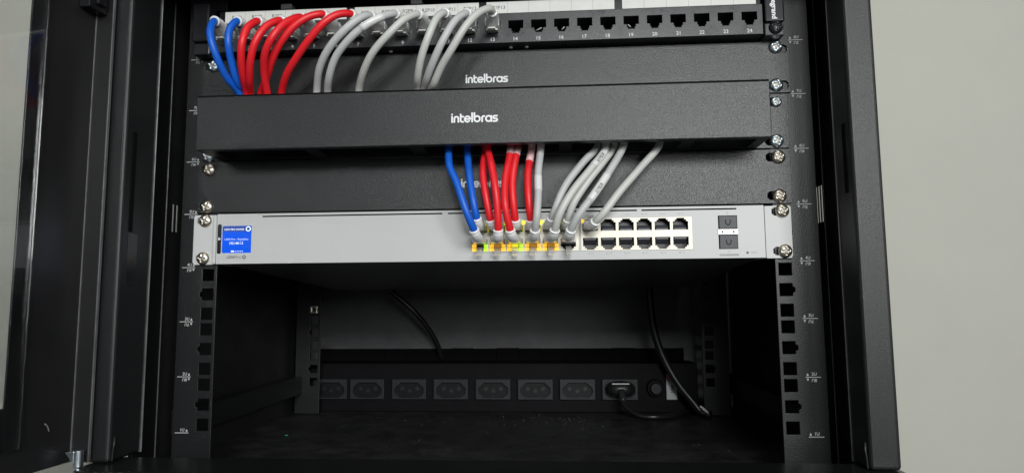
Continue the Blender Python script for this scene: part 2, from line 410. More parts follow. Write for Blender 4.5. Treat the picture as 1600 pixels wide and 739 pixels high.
# door: steel pan with an acrylic window, swung open past the left post
a = math.radians(-5); dd = Vector((math.sin(a), -math.cos(a), 0)); nn = Vector((math.cos(a), math.sin(a), 0))
hinge = Vector((-293, -62, 0))
def on_door(bm):
    # authored with x = distance from the hinge, y = out of the inner face, z up
    for v in bm.verts: v.co = hinge + dd*v.co.x + nn*v.co.y + Vector((0, 0, v.co.z))
    return bm
DW = 560
bm = plate(0, DW, -8, 362, -1.6, 0, [(60, DW-58, 32, 325), (57, DW-55, 38, 319), (63, DW-61, 29, 328)], 'xz')
box(bm, 0, 1.8, 0.001, 13.6, -8, 362); box(bm, DW-1.4, DW, 0.001, 14, -8, 362); box(bm, 1.41, DW-1.41, 0.001, 5, 360.6, 362)
M['door'] = mat('door_black_paint', (0.014, 0.014, 0.015), 0.32, bump=0.15, bscale=1200, var=0.12, vscale=40)
door = obj('door', on_door(bm), M['door'], cab, bevel=0.8, segs=3)
bm = bmesh.new(); box(bm, -0.2, 2.0, 13.65, 14.3, -8, 362); obj('lip_highlight', on_door(bm), M['edge'], door, bevel=0.2)  # pale strip painting the highlight along the door lip
bm = bmesh.new(); box(bm, 1.85, 3.0, 0.05, 0.8, -7, 361); obj('fold_highlight', on_door(bm), M['edge'], door, bevel=0.2)  # pale strip painting the highlight in the door fold
bm = prism(rrect(46, DW-46, 11, 340, 2), 0.3, 3.0)
obj('window_pane', on_door(bm), M['acrylic'], door, bevel=0.3)
bm = bmesh.new(); box(bm, 2, 19, 0.2, 9, 322, 352); box(bm, 6, 14, 9, 12, 326, 352)
obj('hinge_bracket', on_door(bm), M['gloss'], door, bevel=0.8)
bm = cyl((-282.5, -70, -9.8), (-282.5, -70, 1.5), 3.1, 3.1, 24); prism([(-291, 0.5), (-284, 1.2), (-284, -7)], -73, -66, bm)
obj('hinge_pin', bm, M['zinc'], door, bevel=0.4)
bm = tube(spline([hinge + dd*22 + nn*0.6 + Vector((0, 0, 17)), hinge + dd*24 + nn*1.0 + Vector((0,0,21)), hinge + dd*26 + nn*0.7 + Vector((0,0,23))], 1), 0.45, 6)
obj('lint_thread', bm, M['dust'], door, smooth=True)

# ------------------------------------------------------------------ screws (one mesh per finish, shared)
def screw_mesh(name, m, r=5.4, h=3.4):
    bm = bmesh.new(); n = 40; nr = 13; rings = []
    for j in range(nr+1):
        q = j/nr; rr = r*q; ring = []
        for k in range(n):
            an = 2*math.pi*k/n; x, z = rr*math.cos(an), rr*math.sin(an)
            y = -h*math.sqrt(max(0, 1 - (q*0.97)**2))
            d = min(abs(x), abs(z)); inside = max(abs(x), abs(z)) < r*0.58 and d < 0.75
            if rr < 1.3: inside = True
            if inside: y += 1.0
            ring.append(bm.verts.new((x, y, z)))
        rings.append(ring)
    for j in range(nr):
        for k in range(n):
            f = bm.faces.new([rings[j][k], rings[j][(k+1) % n], rings[j+1][(k+1) % n], rings[j+1][k]])
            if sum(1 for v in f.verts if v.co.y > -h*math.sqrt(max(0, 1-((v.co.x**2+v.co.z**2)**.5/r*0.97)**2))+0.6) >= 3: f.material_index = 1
    bmesh.ops.remove_doubles(bm, verts=bm.verts, dist=1e-4)
    last = [bm.verts.new((r*math.cos(2*math.pi*k/n), 0.2, r*math.sin(2*math.pi*k/n))) for k in range(n)]
    out = sorted([v for v in bm.verts if abs((v.co.x**2+v.co.z**2)**.5 - r) < 1e-3 and v.co.y < 0.1], key=lambda v: math.atan2(v.co.z, v.co.x) % (2*math.pi))
    for k in range(n): bm.faces.new([out[k], out[(k+1) % n], last[(k+1) % n], last[k]])
    # shank through the slot
    tube([Vector((0, 0.2, 0)), Vector((0, 9, 0))], 2.8, 12, bm)
    bmesh.ops.recalc_face_normals(bm, faces=bm.faces)
    for v in bm.verts: v.co *= S
    me = bpy.data.meshes.new(name); bm.to_mesh(me); bm.free()
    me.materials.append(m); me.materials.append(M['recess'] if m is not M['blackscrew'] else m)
    for p in me.polygons: p.use_smooth = True
    return me
SM = {k: screw_mesh('screw', M[k]) for k in ('zinc', 'nickel', 'blackscrew')}
SMsmall = screw_mesh('screw', M['zinc'], 4.3, 2.6)
nutme = None
def screw(parent, x, y, z, kind='zinc', nut=None, small=False):
    o = bpy.data.objects.new('screw', SMsmall if small else SM[kind]); C.objects.link(o); o.parent = parent
    o.location = (Vector((x, y, z)) - origin[parent])*S; origin[o] = Vector((x, y, z))
    o.rotation_euler = (0.0, random.uniform(0, 6.28), 0)
    if nut is not None:
        bm = plate(nut-4.4, nut+4.4, z-4.3, z+4.3, -0.8, 5, [(nut-2.9, nut+2.9, z-2.9, z+2.9)], 'xz')
        obj('cage_nut', bm, M['bright'], railR if x > 0 else railL, bevel=0.4)
def slot_holes(x, z, hw=6.2, hh=3.4):
    return [(x-hw, x+hw, z-hh*0.6, z+hh*0.6), (x-hw+1.0, x+hw-1.0, z-hh*0.88, z+hh*0.88), (x-hw+2, x+hw-2, z-hh, z+hh)]

# ================================================================== BLANK PANELS (upper and lower)
def blank_panel(z0, z1, label, logo, screws, xr):
    t = thing('blank_panel', label, 'blank panel', (0, -1, z0), 'black blank panels screwed to the rails')
    holes = []
    for z in (z0+6.2, z1-6.2): holes += slot_holes(xr-9.5 + (2 if z0 > 250 else -3), z) + slot_holes(-236, z, 5.2)
    bm = plate(-243, xr, z0, z1, -2.2, -0.05, holes, 'xz')
    bm2 = bm; box(bm2, -220, 217, -0.04, 12, z1-1.6, z1-0.3); box(bm2, -220, 217, -0.04, 12, z0+0.3, z0+1.6)
    face = obj('faceplate', bm2, M['panel'], t, bevel=0.45)
    obj('logo', rounded_logo(logo[0], logo[1], -2.24, logo[2]), M['white'], t)
    for x, z, k in screws: screw(t, x, -2.2, z, k, nut=math.copysign(232.5, x))
    return t
blank_panel(267.3, 309.6, 'black blank panel printed with a white logo, just under the patch panel', (-0.4, 286.0, 34.5),
    [(232.6, 304.8, 'zinc'), (231.6, 273.4, 'zinc'), (-233.5, 304.2, 'zinc')], 242.8)
blank_panel(178.4, 221.4, 'shaded black blank panel behind the hanging cables, directly above the silver switch', (-4.0, 199.0, 35),
    [(230.6, 215.2, 'nickel'), (230.0, 184.2, 'nickel'), (-233.6, 214.8, 'nickel'), (-234.4, 183.6, 'nickel')], 239.8)

# ================================================================== CABLE ORGANISER
org = thing('cable_organizer', 'long black box shaped cable organizer with a white logo on its front cover', 'cable organizer', (0, -20, 221.5))
X0, X1 = -223.5, 213.4
holes = []
for z in (228.2, 260): holes += slot_holes(227.5, z) + slot_holes(-233, z)
obj('mounting_plate', plate(-241, 240.2, 222.5, 266.4, -2.0, -0.05, holes, 'xz'), M['panel'], org, bevel=0.4)
bm = B(X0, X1, -42, -40.4, 221.5, 264); obj('front_cover', bm, M['panel'], org, bevel=0.7, segs=3)
obj('shadow_line_strip', B(X0+.5, X1-.5, -41.8, -40.5, 264.05, 265.0), M['void'], org)  # black strip painting the shadow line above the cover
obj('bottom_plate', plate(X0+.3, X1-.3, -40.35, -2.05, 222, 223.4, [(-212, -140, -34, -8), (-130, -58, -34, -8), (-46, 58, -34, -8), (68, 150, -34, -8), (160, 205, -34, -8)], 'xy'), M['panel'], org)
obj('top_plate', plate(X0+.3, X1-.3, -40.35, -2.05, 262, 263.4, [(-214, -110, -37, -6), (-106, -30, -37, -6), (-22, 58, -37, -6), (68, 150, -37, -6), (160, 205, -37, -6)], 'xy'), M['panel'], org)
for x in (X0+0.3, X1-1.7): obj('end_plate', B(x, x+1.4, -40.35, -2.05, 223.5, 261.9), M['panel'], org)
obj('logo', rounded_logo(-5.6, 241.6, -42.04, 35), M['white'], org)
for x, z, k in ((231.0, 259.8, 0), (230.0, 228.2, 1), (-235.0, 226.6, 1)):
    screw(org, x, -2.0, z, 'zinc', nut=math.copysign(232.5, x), small=(k == 0))

# ================================================================== PATCH PANEL
pp = thing('patch_panel', 'black patch panel of twenty four numbered ports at the top, half of them plugged', 'patch panel', (0, -8, 311))
px = lambda k: 24.8 + (k-14)*18.46
holes = []
for k in range(1, 25):
    x = px(k); holes += [(x-6, x+6, 322.6, 329.4), (x-3.6, x+3.6, 320.4, 322.7), (x-2.7, x+2.7, 318.7, 320.5)]
bm = plate(-231, 219.5, 311, 335.2, -15, -12.8, holes, 'xz'); box(bm, -231, 219.5, -12.79, 10, 311, 312.2)
face = obj('faceplate', bm, M['patch'], pp, bevel=0.35)
bm0 = None
for k in range(1, 25):
    x = px(k); bm = bmesh.new()
    box(bm, x-7, x-6.05, -12.7, 3, 318, 330); box(bm, x+6.05, x+7, -12.7, 3, 318, 330); box(bm, x-7, x+7, 3.01, 4, 318, 330)
    box(bm, x-6, x+6, -12.7, 3, 329.5, 330.2); box(bm, x-6, x+6, -12.7, 3, 317.6, 318.6)
    box(bm, x-6, x-3.7, -12.7, 3, 318.7, 322.5); box(bm, x+3.7, x+6, -12.7, 3, 318.7, 322.5)
    if bm0 is None:
        bm0 = obj('port', bm, M['dark'], pp)
        first = Vector(origin[bm0])
        pb = bmesh.new(); box(pb, x-4.5, x+4.5, -4, 2.9, 324.5, 327.5); pobj = obj('contact_block', pb, M['dark'], bm0)
    else:
        bm.free(); o = inst(bm0, first + Vector((x - px(1), 0, 0)), pp)
        if k in (15, 16, 19):
            q = bmesh.new(); tube([Vector((x + (-2 if k == 15 else 0), -11.5, 321.6)), Vector((x + 2.4*(1 if k != 19 else -1), -12.5, 323.4))], 0.45, 6, q)
            obj('contact_spring', q, M['mark'], o, smooth=True)
bm = bmesh.new()
for k in range(1, 25): text_bm(str(k), 2.9, px(k)-0.2, 313.9, -15.05, 0.015, bm=bm)
flat_obj('port_number_print', bm, M['num'], pp)
obj('label_rail', B(-224, 219, -13.6, -4, 335.3, 346.4), M['gloss'], pp, bevel=0.4)
strips = [(-218.4, -115.0, 1), (-108.2, -5.2, 7), (1.0, 104.2, 13), (110.2, 215.0, 19)]
for x0, x1, k0 in strips:
    ls = obj('label_strip', B(x0, x1, -15.0, -13.65, 335.6, 345.4), M['paper'], pp, bevel=0.25)
    bm = bmesh.new(); bmt = bmesh.new()
    for j in range(6):
        k = k0 + j; xc = x0 + (x1-x0)*(j+.5)/6
        if j: bx = x0 + (x1-x0)*j/6; box(bm, bx-0.12, bx+0.12, -15.06, -15.01, 335.8, 345.2)
        if k <= 13: text_bm(f'R2P{k}', 2.9, xc + 1.5, 340.6, -15.06, 0.004, bm=bmt)
    if k0 <= 13: flat_obj('label_print', bmt, M['ink'], ls)
    else: bmt.free()
    flat_obj('divider_line', bm, M['inkl'], ls)
for x in (-166.5, -57, 55): obj('label_clip', B(x-4.6, x+4.6, -14.6, -6, 346.6, 351), M['sfp'], pp, bevel=0.5)
for s, xa, xb in ((1, 221.0, 236.2), (-1, -246, -231.6)):
    obj('end_cap', B(xa, xb, -16.2, -3, 320.4, 353.5), M['gloss'], pp, bevel=1.4, segs=3)
    obj('mounting_ear', B(xa+0.2, xb, -13.6, -0.1, 309.9, 320.1), M['patch'] if s > 0 else M['gloss'], pp, bevel=0.9)
flat_obj('logo', text_bm('legrand', 3.9, 228.4, 330.6, -16.26, 0.03, rot=-math.pi/2, width=16.5), M['white'], pp)
screw(pp, 229.6, -13.6, 316.2, 'blackscrew')
for x in (-80, -40, 20, 33): obj('rivet', cyl((x, -5, 310.9), (x, -5, 309.9), 1.6, 1.2, 12), M['mark'], pp)

# ================================================================== NETWORK SWITCH
sw = thing('network_switch', 'silver network switch with a lit blue screen and two rows of ports', 'network switch', (-4, 140, 134))
SX0, SX1, SZ0, SZ1, SF = -224.2, 217.0, 135.8, 176.9, -4.0
cx = [-5.9 + 14.1*i for i in range(6)] + [82.0 + 14.1*i for i in range(6)]
holes = [(-12.6, 73.0, 142.8, 168.8), (74.4, 161.6, 142.8, 168.8), (-219.4, -194.8, 144.7, 167.0), (181.6, 196.3, 157.9+0.6, 169.2), (181.6, 196.3, 142.9, 154.2), (181.2, 196.7, 154.1, 158.6),
         (-186, -36.5, 173.9, 175.0), (-32, 119.0, 173.9, 175.0), (122.5, 196, 173.9, 175.0)]
fp = obj('faceplate', plate(SX0, SX1, SZ0, SZ1, SF, SF+2, holes, 'xz'), M['silver'], sw, bevel=0.5)
for a_, b_ in ((-186, -36.5), (-32, 119.0), (122.5, 196)): obj('slit_shade_fill', B(a_+.05, b_-.05, SF+0.3, SF+0.5, 173.95, 174.95), M['void'], sw)  # black fill painting the shade inside the slits
# chassis, drooping a little towards the back as it hangs from the front ears only
bm = bmesh.new()
vsb = box(bm, SX0+1, SX1-1, SF+14, 284, SZ0+0.3, SZ1-0.3)
for v in vsb:
    if v.co.y > 100: v.co.z -= 16.5
box(bm, SX0+1, SX1-1, SF+2.05, SF+13.98, SZ0+0.2, SZ0+1.4); box(bm, SX0+1, SX1-1, SF+2.05, SF+13.98, SZ1-1.4, SZ1-0.2)
obj('chassis', bm, M['chassis'], sw, bevel=0.6)
# jack shields with stepped openings, upper row upside down
for g in range(2):
    hs = []
    gx0, gx1 = ((-12.5, 72.9), (74.5, 161.5))[g]
    for x in cx[6*g:6*g+6]:
        hs += [(x-5.9, x+5.9, 158.6, 165.2), (x-4.4, x+4.4, 165.1, 166.6), (x-3.0, x+3.0, 166.5, 167.8)]
        hs += [(x-5.9, x+5.9, 146.4, 153.0), (x-4.4, x+4.4, 145.0, 146.5), (x-3.0, x+3.0, 143.7, 145.1)]
    sh = obj('port_shield', plate(gx0, gx1, 142.9, 168.7, SF-0.5, SF+1.6, hs, 'xz'), M['jack'], sw, bevel=0.2)
def port(x, up_, led):
    """one socket: dark recess, grey tongue, status lights and painted notch glow"""
    zc = 162.6 if up_ else 149.0; s = 1 if up_ else -1
    bm = bmesh.new()
    box(bm, x-6.6, x-5.95, SF+1.7, SF+9, zc-5.6, zc+5.6); box(bm, x+5.95, x+6.6, SF+1.7, SF+9, zc-5.6, zc+5.6)
    box(bm, x-5.9, x+5.9, SF+8, SF+9, zc-5.6, zc+5.6); box(bm, x-5.9, x+5.9, SF+1.7, SF+7.9, zc+5.3, zc+5.9); box(bm, x-5.9, x+5.9, SF+1.7, SF+7.9, zc-5.9, zc-5.3)
    # sloping tongue that carries the contacts
    a_, b_ = zc - s*4.0, zc - s*0.4
    pr = [(SF+1.4, a_), (SF+1.4, a_ + s*1.4), (SF+6.5, b_ + s*1.0), (SF+7.8, b_), (SF+7.8, a_)]
    va = [bm.verts.new((x-4.6, y, z)) for y, z in pr]; vb = [bm.verts.new((x+4.6, y, z)) for y, z in pr]
    fs = [bm.faces.new(va), bm.faces.new(vb[::-1])] + [bm.faces.new([va[i], vb[i], vb[(i+1) % 5], va[(i+1) % 5]]) for i in range(5)]
    for f in fs: f.material_index = 1
    p = obj('port', bm, [M['dark'], M['tongue']], sw)
    for kind, lx, lz, hw, hh in led:
        obj('status_led_or_glow', B(lx-hw, lx+hw, SF-0.75, SF+0.5, lz-hh, lz+hh), M[kind], p, bevel=0.25)
    return p
for i, x in enumerate(cx):
    L = []
    if i < 5:
        lc, rc = {0: ('ledy', 'ledg'), 1: ('ledy', 'ledy'), 2: ('ledy', 'ledg'), 3: ('ledy', 'ledy'), 4: ('ledy', 'ledy')}[i]
        L = [(lc, x-4.7, 147.7, 1.75, 1.15), (lc, x-4.7, 144.7, 1.85, 1.4), (rc, x+4.7, 147.7, 1.6, 1.15), (rc, x+4.7, 144.7, 1.85, 1.4)]
        if i: L.append(({1: 'ledo', 2: 'ledl', 3: 'ledo', 4: 'ledo'}[i], x, 146.0, 2.5, 2.6))  # glowing plate paints LED light spilling into the latch notch
    port(x, False, L)
    L = []
    if i < 5: L = [('ledl', x+6.5, 165.9, 0.9, 1.9), ('ledd', x+6.5, 160.6, 0.6, 2.6)]
    if i == 4: L = [('ledl', x+6.6, 166.4, 0.6, 1.2)]
    if i == 4 or i == 3: L.append(('ledl', x-6.1, 166.4, 0.9 if i == 4 else 0.5, 1.3))
    if i == 6: L = [('ledy', x-5.9, 166.4, 1.1, 1.4)]
    port(x, True, L)
# screen with its lit interface
scr = obj('screen', prism(rrect(-219.3, -194.9, 144.8, 166.9, 1.6), SF-0.25, SF+1.5), M['screen'], sw)
obj('status_bar', prism(rrect(-219.1, -195.1, 162.2, 166.7, 1.2), SF-0.32, SF-0.27), M['screenbar'], scr)
bm = text_bm('USW PRO 24 POE', 1.5, -209.4, 164.1, SF-0.36, 0.01, width=16.5)
flat_obj('screen_heading', bm, M['screentext'], scr)
bm = bmesh.new(); tube([Vector((-197.4 + 1.75*math.cos(q), SF-0.36, 164.4 + 1.75*math.sin(q))) for q in [2*math.pi*k/20 for k in range(21)]], 0.42, 6, bm); 
obj('screen_badge', bm, M['screentext'], scr, smooth=True)
flat_obj('screen_name', text_bm('USW Pro - Republica', 1.6, -207.2, 156.0, SF-0.3, 0.0, width=20), M['screensoft'], scr)
flat_obj('screen_address', text_bm('192.168.1.2', 1.9, -207.2, 152.8, SF-0.3, 0.01, width=11.5), M['screentext'], scr)
bm = B(-211.5, -209, SF-0.32, SF-0.26, 145.5, 146.6)
obj('page_mark', bm, M['screentext'], scr)
bm = bmesh.new()
for k in range(5): box(bm, -208.2 + 1.5*k, -207.4 + 1.5*k, SF-0.32, SF-0.26, 145.7, 146.4)
obj('page_dots', bm, M['screensoft'], scr)
obj('bezel_strip', prism(rrect(-223.6, -220.2, 144.2, 168.6, 1.2), SF-0.15, SF+0.5), M['gloss'], sw)
obj('bezel_mark', cyl((-221.9, SF-0.1, 156.4), (-221.9, SF-0.3, 156.4), 1.2, 1.2, 16), M['mark'], sw)
bm = text_bm('USW', 2.3, -211.5, 141.2, SF-0.06, 0.02); text_bm('Pro', 2.3, -205.2, 141.2, SF-0.06, 0.0, bm=bm)
tube([Vector((-200.4 + 1.2*math.cos(q), SF-0.05, 141.2 + 1.2*math.sin(q))) for q in [2*math.pi*k/16 for k in range(17)]], 0.35, 6, bm)
flat_obj('model_print', bm, M['ink'], sw)
bm = bmesh.new()
for i in range(7, 12):
    text_bm(f'{2*i+1}', 1.3, cx[i]-1.2, 171.3, SF-0.05, 0.01, bm=bm); text_bm('PoE', 1.0, cx[i]+1.6, 171.4, SF-0.05, 0.0, bm=bm)
for i in range(6, 12):
    text_bm(f'{2*i+2}', 1.3, cx[i]-1.2, 140.7, SF-0.05, 0.01, bm=bm); text_bm('PoE', 1.0, cx[i]+1.6, 140.8, SF-0.05, 0.0, bm=bm)
text_bm('25', 1.3, 189, 171.2, SF-0.05, 0.0, bm=bm); text_bm('26', 1.3, 189, 140.9, SF-0.05, 0.0, bm=bm)
text_bm('RESET', 1.3, 208.5, 139.9, SF-0.05, 0.0, bm=bm)
flat_obj('port_print', bm, M['inkl'], sw)
for z0, z1 in ((158.9, 169.0), (143.1, 153.9)):
    cg = obj('dust_cover', B(182.4, 196.2, SF+0.2, SF+4, z0, z1), M['sfp'], sw, bevel=0.4)
    bm = bmesh.new(); zc = (z0+z1)/2
    tube(spline([Vector((187.6, SF+0.15, zc+1.8)), Vector((187.6, SF+0.15, zc-0.6)), Vector((189.3, SF+0.15, zc-2.2)), Vector((191, SF+0.15, zc-0.6)), Vector((191, SF+0.15, zc+1.8))], 0.6), 0.4, 6, bm)
    obj('embossed_mark', bm, M['dark'], cg, smooth=True)
bm = plate(181.3, 196.6, 154.2, 158.5, SF-0.6, SF+1, [(184, 185.2, 155.8, 156.9), (192.6, 193.8, 155.8, 156.9)], 'xz'); obj('port_tab', bm, M['bright'], sw, bevel=0.2)
obj('status_bar_light', prism(rrect(181.8, 196.6, 137.6, 139.1, 0.6), SF-0.12, SF+0.3), M['inkl'], sw)
obj('reset_button', cyl((203.2, SF+0.1, 139.9), (203.2, SF-0.08, 139.9), 0.95, 0.95, 16), M['dark'], sw)
# mounting ears
for s in (-1, 1):
    if s < 0: x0, x1, e = -245.2, -226.8, -1.6
    else: x0, x1, e = 218.6, 238.3, -1.6
    pts = rrect(x0, x1, 135.4, 176.5, 2.6)
    bm = bmesh.new()
    hs = []
    for z in (141.0, 172.0): hs += slot_holes(229.0, z, 5.5, 3.3) if s > 0 else slot_holes(-237.6, z, 4.8, 3.3)
    plate(x0, x1, 135.4, 176.5, -2.2, -0.05, hs, 'xz', bm)
    # knock the outer corners off
    ex = x0 if s < 0 else x1
    for v in bm.verts:
        if abs(v.co.x-ex) < 0.01 and (abs(v.co.z-135.4) < 0.01 or abs(v.co.z-176.5) < 0.01): v.co.x -= s*1.2
    ear = obj('mounting_ear', bm, M['ear'], sw, bevel=0.6)
    xi = (x1, x1+0.9) if s < 0 else (x0-0.9, x0)
    obj('ear_flange', B(-227.4, -224.6, -5.0, 30, 135.5, 176.4) if s < 0 else B(xi[0]+0.2, xi[1]+0.2, -2.4, 30, 135.6, 176.3), M['ear'], ear, bevel=1.2 if s < 0 else 0.3, segs=3)
for x, z in ((231.4, 172.4), (232.2, 140.9), (-235.2, 171.8), (-236.0, 140.6)):
    screw(sw, x, -2.2, z, 'nickel', nut=math.copysign(232.5, x))

# ================================================================== POWER STRIP AT THE BACK
ps = thing('power_strip', 'long black power strip of wall sockets lying at the back of the cabinet floor', 'power strip', (0, 325, -33))
obj('housing', plate(-262, 226, -32.9, 26.6, 303, 305, [], 'xz', B(-262, 226, 305.01, 346, -32.9, 26.5)), M['pdu'], ps, bevel=1.0)
sx = [-236+3.2, -185.1, -131.5, -78.6, -25.6, 27.0, 79.0, 131.0]
q = sx[1]
bm = plate(q-21.5, q+21.5, -16.8, 7.6, 298.0, 302.9, [(q-18.5, q+18.5, -9.5, -3.0), (q-17.5, q+17.5, -11.2, -1.6), (q-16, q+16, -12.6, -0.2), (q-14.4, q+14.4, -13.8, 1.2), (q-12.8, q+12.8, -14.6, 2.6), (q-11.6, q+11.6, -15, 3.6)], 'xz')
proto = obj('socket', bm, M['socket'], ps, bevel=0.3)
po = Vector(origin[proto])
kids = [obj('socket_well', B(q-18.8, q+18.8, 302.7, 302.97, -15.2, 3.8), M['well'], proto)]
for dx, dz in ((-9.5, -4.4), (0, -7.2), (9.5, -4.4)):
    kids.append(obj('contact_hole', tube([Vector((q+dx, 302.69, dz)), Vector((q+dx, 302.4, dz))], [2.4, 2.4], 14), M['dark'], proto))
for x in sx:
    if x == q: continue
    o = inst(proto, (po.x + x - q, po.y, po.z), ps)
    for c in kids: inst(c, origin[c] + Vector((x - q, 0, 0)), o)
kb = cyl((174, 302.9, -3), (174, 297, -3), 11, 10, 28); obj('breaker_ring', kb, M['pdu'], ps, bevel=0.6)
obj('breaker_button', cyl((174, 296.9, -3), (174, 291, -3), 7, 6.5, 24), M['socket'], ps, bevel=0.8)
lb = obj('spec_sticker', B(188, 200.5, 302.4, 302.95, -17, 14), M['sticker'], ps)
flat_obj('sticker_print', text_bm('10A', 4.4, 195, -3.5, 302.35, 0.03, rot=math.pi/2), M['ink'], lb)
obj('sticker_band', B(188.4, 200.1, 302.3, 302.38, 6, 13.5), M['pink'], lb)

# plug and cords at the back
pc = thing('power_lead', 'black plug in the last socket of the power strip with its short cord', 'power lead', (131, 290, -4))
bm = loft([(Vector((131, 300.4, -3)), Vector((1,0,0)), Vector((0,0,1)), 17, 9, 0.75), (Vector((131, 292, -3)), Vector((1,0,0)), Vector((0,0,1)), 17.5, 9.5, 0.75),
           (Vector((131, 285, -3)), Vector((1,0,0)), Vector((0,0,1)), 15, 7.5, 0.8), (Vector((131, 281, -4)), Vector((1,0,0)), Vector((0,0,1)), 8, 6, 0.9)], 28)
obj('plug', bm, M['cord'], pc, smooth=True)
obj('plug_grip', B(120, 141, 283.2, 284.4, 3.2, 4.8), M['mark'], pc, bevel=0.4)
path = spline([(131, 283, -4), (131.4, 276, -9), (132, 270, -17), (139, 264, -24), (150, 257, -28.8), (168, 254, -29.6), (186, 262, -29.8), (200, 278, -29.6), (212, 296, -29.5)], 2.5)
obj('cord', tube(path, 3.1, 12), M['cord'], pc, smooth=True)
obj('strain_relief', tube(spline([(131, 282, -4.5), (131.3, 276, -9), (131.8, 271, -15)], 2), [4.4, 4.3, 4.2, 4.1, 4.0, 3.9, 3.8, 3.7, 3.6, 3.5, 3.4, 3.4][:len(spline([(131, 282, -4.5), (131.3, 276, -9), (131.8, 271, -15)], 2))], 12), M['socket'], pc, smooth=True)
h1 = thing('hanging_cable', 'thin black cable curving down to the foam strip, left of centre at the back', 'cable', (-110, 320, 60), 'black cables hanging at the back')
obj('jacket', tube(spline([(-190, 290, 150), (-172, 296, 132), (-155, 302, 116.5), (-126, 312, 89), (-108.5, 326, 63), (-100.5, 337, 42), (-99, 346, 30), (-99, 360, 26)], 3), 3.4, 12), M['cord'], h1, smooth=True)
h2 = thing('hanging_cable', 'thick black cable dropping past the right end of the power strip to the floor', 'cable', (180, 280, 40), 'black cables hanging at the back')
obj('jacket', tube(spline([(168, 292, 165), (167.5, 288, 140), (167.6, 281, 114.8), (171, 284, 74), (181, 283, 38), (198, 279, 5), (214, 275, -16), (222, 272, -26), (232, 266, -29.4)], 3), 4.6, 14), M['cord'], h2, smooth=True)
obj('tie', tube([Vector((219.5, 263, -18.5)), Vector((228.0, 262, -26.0))], 1.5, 8), M['paper'], h2, smooth=True, label='short pale cable tie end')

# dust on the cabinet floor
bm = bmesh.new()
for k in range(125):
    if random.random() < 0.35: x, y = random.gauss(-12, 45), random.gauss(235, 22)
    else: x, y = random.uniform(-215, 235), random.uniform(-20, 285)
    if k < 38: x, y = random.gauss(75, 22), random.gauss(255, 18)
    y = min(y, 296); s = random.uniform(0.2, 0.6) * (1.6 if random.random() < 0.06 else 1)
    bmesh.ops.create_icosphere(bm, subdivisions=0 if False else 1, radius=1, matrix=Matrix.Translation((x, y, -33 + s*0.3)) @ Matrix.Rotation(random.random()*3, 4, 'Z') @ Matrix.Diagonal((s*random.uniform(.8, 2), s, s*0.45, 1)))
d = obj('floor_dust', bm, M['dust']); d['kind'] = 'stuff'; d['label'] = 'pale dust specks scattered over the cabinet floor'; d['category'] = 'dust'

chip = obj('plastic_chip', B(-228.4, -225.8, 153.6, 155.2, -32.98, -32.2), M['green'], None, bevel=0.3); chip['label'] = 'tiny green plastic chip on the cabinet floor at the left'; chip['category'] = 'debris'

# ================================================================== PATCH CABLES
UPP = {
'b1': [(-212.0,-42.0,325.4),(-210.7,-50.0,315.6),(-208.1,-53.0,305.2),(-205.1,-48.0,291.7),(-202.8,-38.0,280.9),(-198.7,-24.0,271.3)],
'b2': [(-193.5,-42.0,324.7),(-196.1,-48.0,315.9),(-196.5,-49.0,304.4),(-197.1,-42.0,291.5),(-196.6,-32.0,278.1),(-198.3,-18.0,272.8)],
'r3': [(-176.6,-42.0,324.0),(-180.6,-50.0,315.8),(-183.4,-53.0,302.3),(-186.2,-48.0,291.1),(-189.2,-38.0,280.5),(-192.9,-24.0,271.2)],
'r4': [(-158.5,-42.0,323.9),(-165.7,-50.0,316.2),(-173.2,-53.0,301.9),(-178.9,-48.0,288.6),(-183.9,-38.0,277.9),(-190.0,-24.0,270.6)],
'r5': [(-141.8,-42.0,325.8),(-149.7,-52.0,317.5),(-157.8,-57.0,304.0),(-164.8,-53.0,294.0),(-169.7,-44.0,284.4),(-172.8,-30.0,268.1)],
'r6': [(-124.1,-42.0,327.7),(-133.1,-47.0,324.1),(-144.2,-49.3,315.7),(-155.3,-48.0,303.4),(-163.9,-42.7,292.4),(-172.1,-33.7,281.5),(-182.0,-22.0,271.0)],
'r7': [(-102.0,-42.0,326.9),(-109.6,-48.7,324.1),(-119.1,-52.0,316.9),(-130.3,-50.5,305.8),(-143.2,-44.7,293.1),(-155.6,-35.7,281.3),(-164.1,-24.0,269.8)],
'g8': [(-86.7,-42.0,325.1),(-91.8,-50.0,320.1),(-103.5,-53.0,309.3),(-117.0,-48.0,297.5),(-128.0,-38.0,285.3),(-135.1,-24.0,270.0)],
'g9': [(-67.0,-42.0,325.9),(-74.7,-48.7,321.1),(-86.7,-52.0,313.4),(-99.9,-50.5,303.6),(-112.5,-44.7,292.1),(-120.9,-35.7,279.2),(-126.0,-24.0,269.7)],
'g10': [(-49.1,-42.0,324.8),(-57.5,-50.0,317.8),(-68.4,-53.0,305.8),(-82.5,-48.0,293.2),(-92.8,-38.0,281.8),(-100.7,-24.0,270.0)],
'g11': [(-28.5,-42.0,325.1),(-32.9,-50.0,317.9),(-38.6,-53.0,302.7),(-45.4,-48.0,287.4),(-50.1,-38.0,276.1),(-53.9,-24.0,269.7)],
'g12': [(-11.3,-42.0,324.0),(-18.2,-50.0,315.8),(-27.0,-53.0,300.0),(-35.3,-48.0,286.1),(-42.5,-38.0,275.9),(-48.4,-24.0,269.5)],
'g13': [(8.2,-38.0,326.1),(6.6,-45.0,325.7),(-0.9,-52.0,319.4),(-10.0,-56.0,307.8),(-20.6,-54.0,291.8),(-30.5,-46.0,280.2),(-37.1,-38.0,271.1),(-41.8,-28.0,268.0)]}
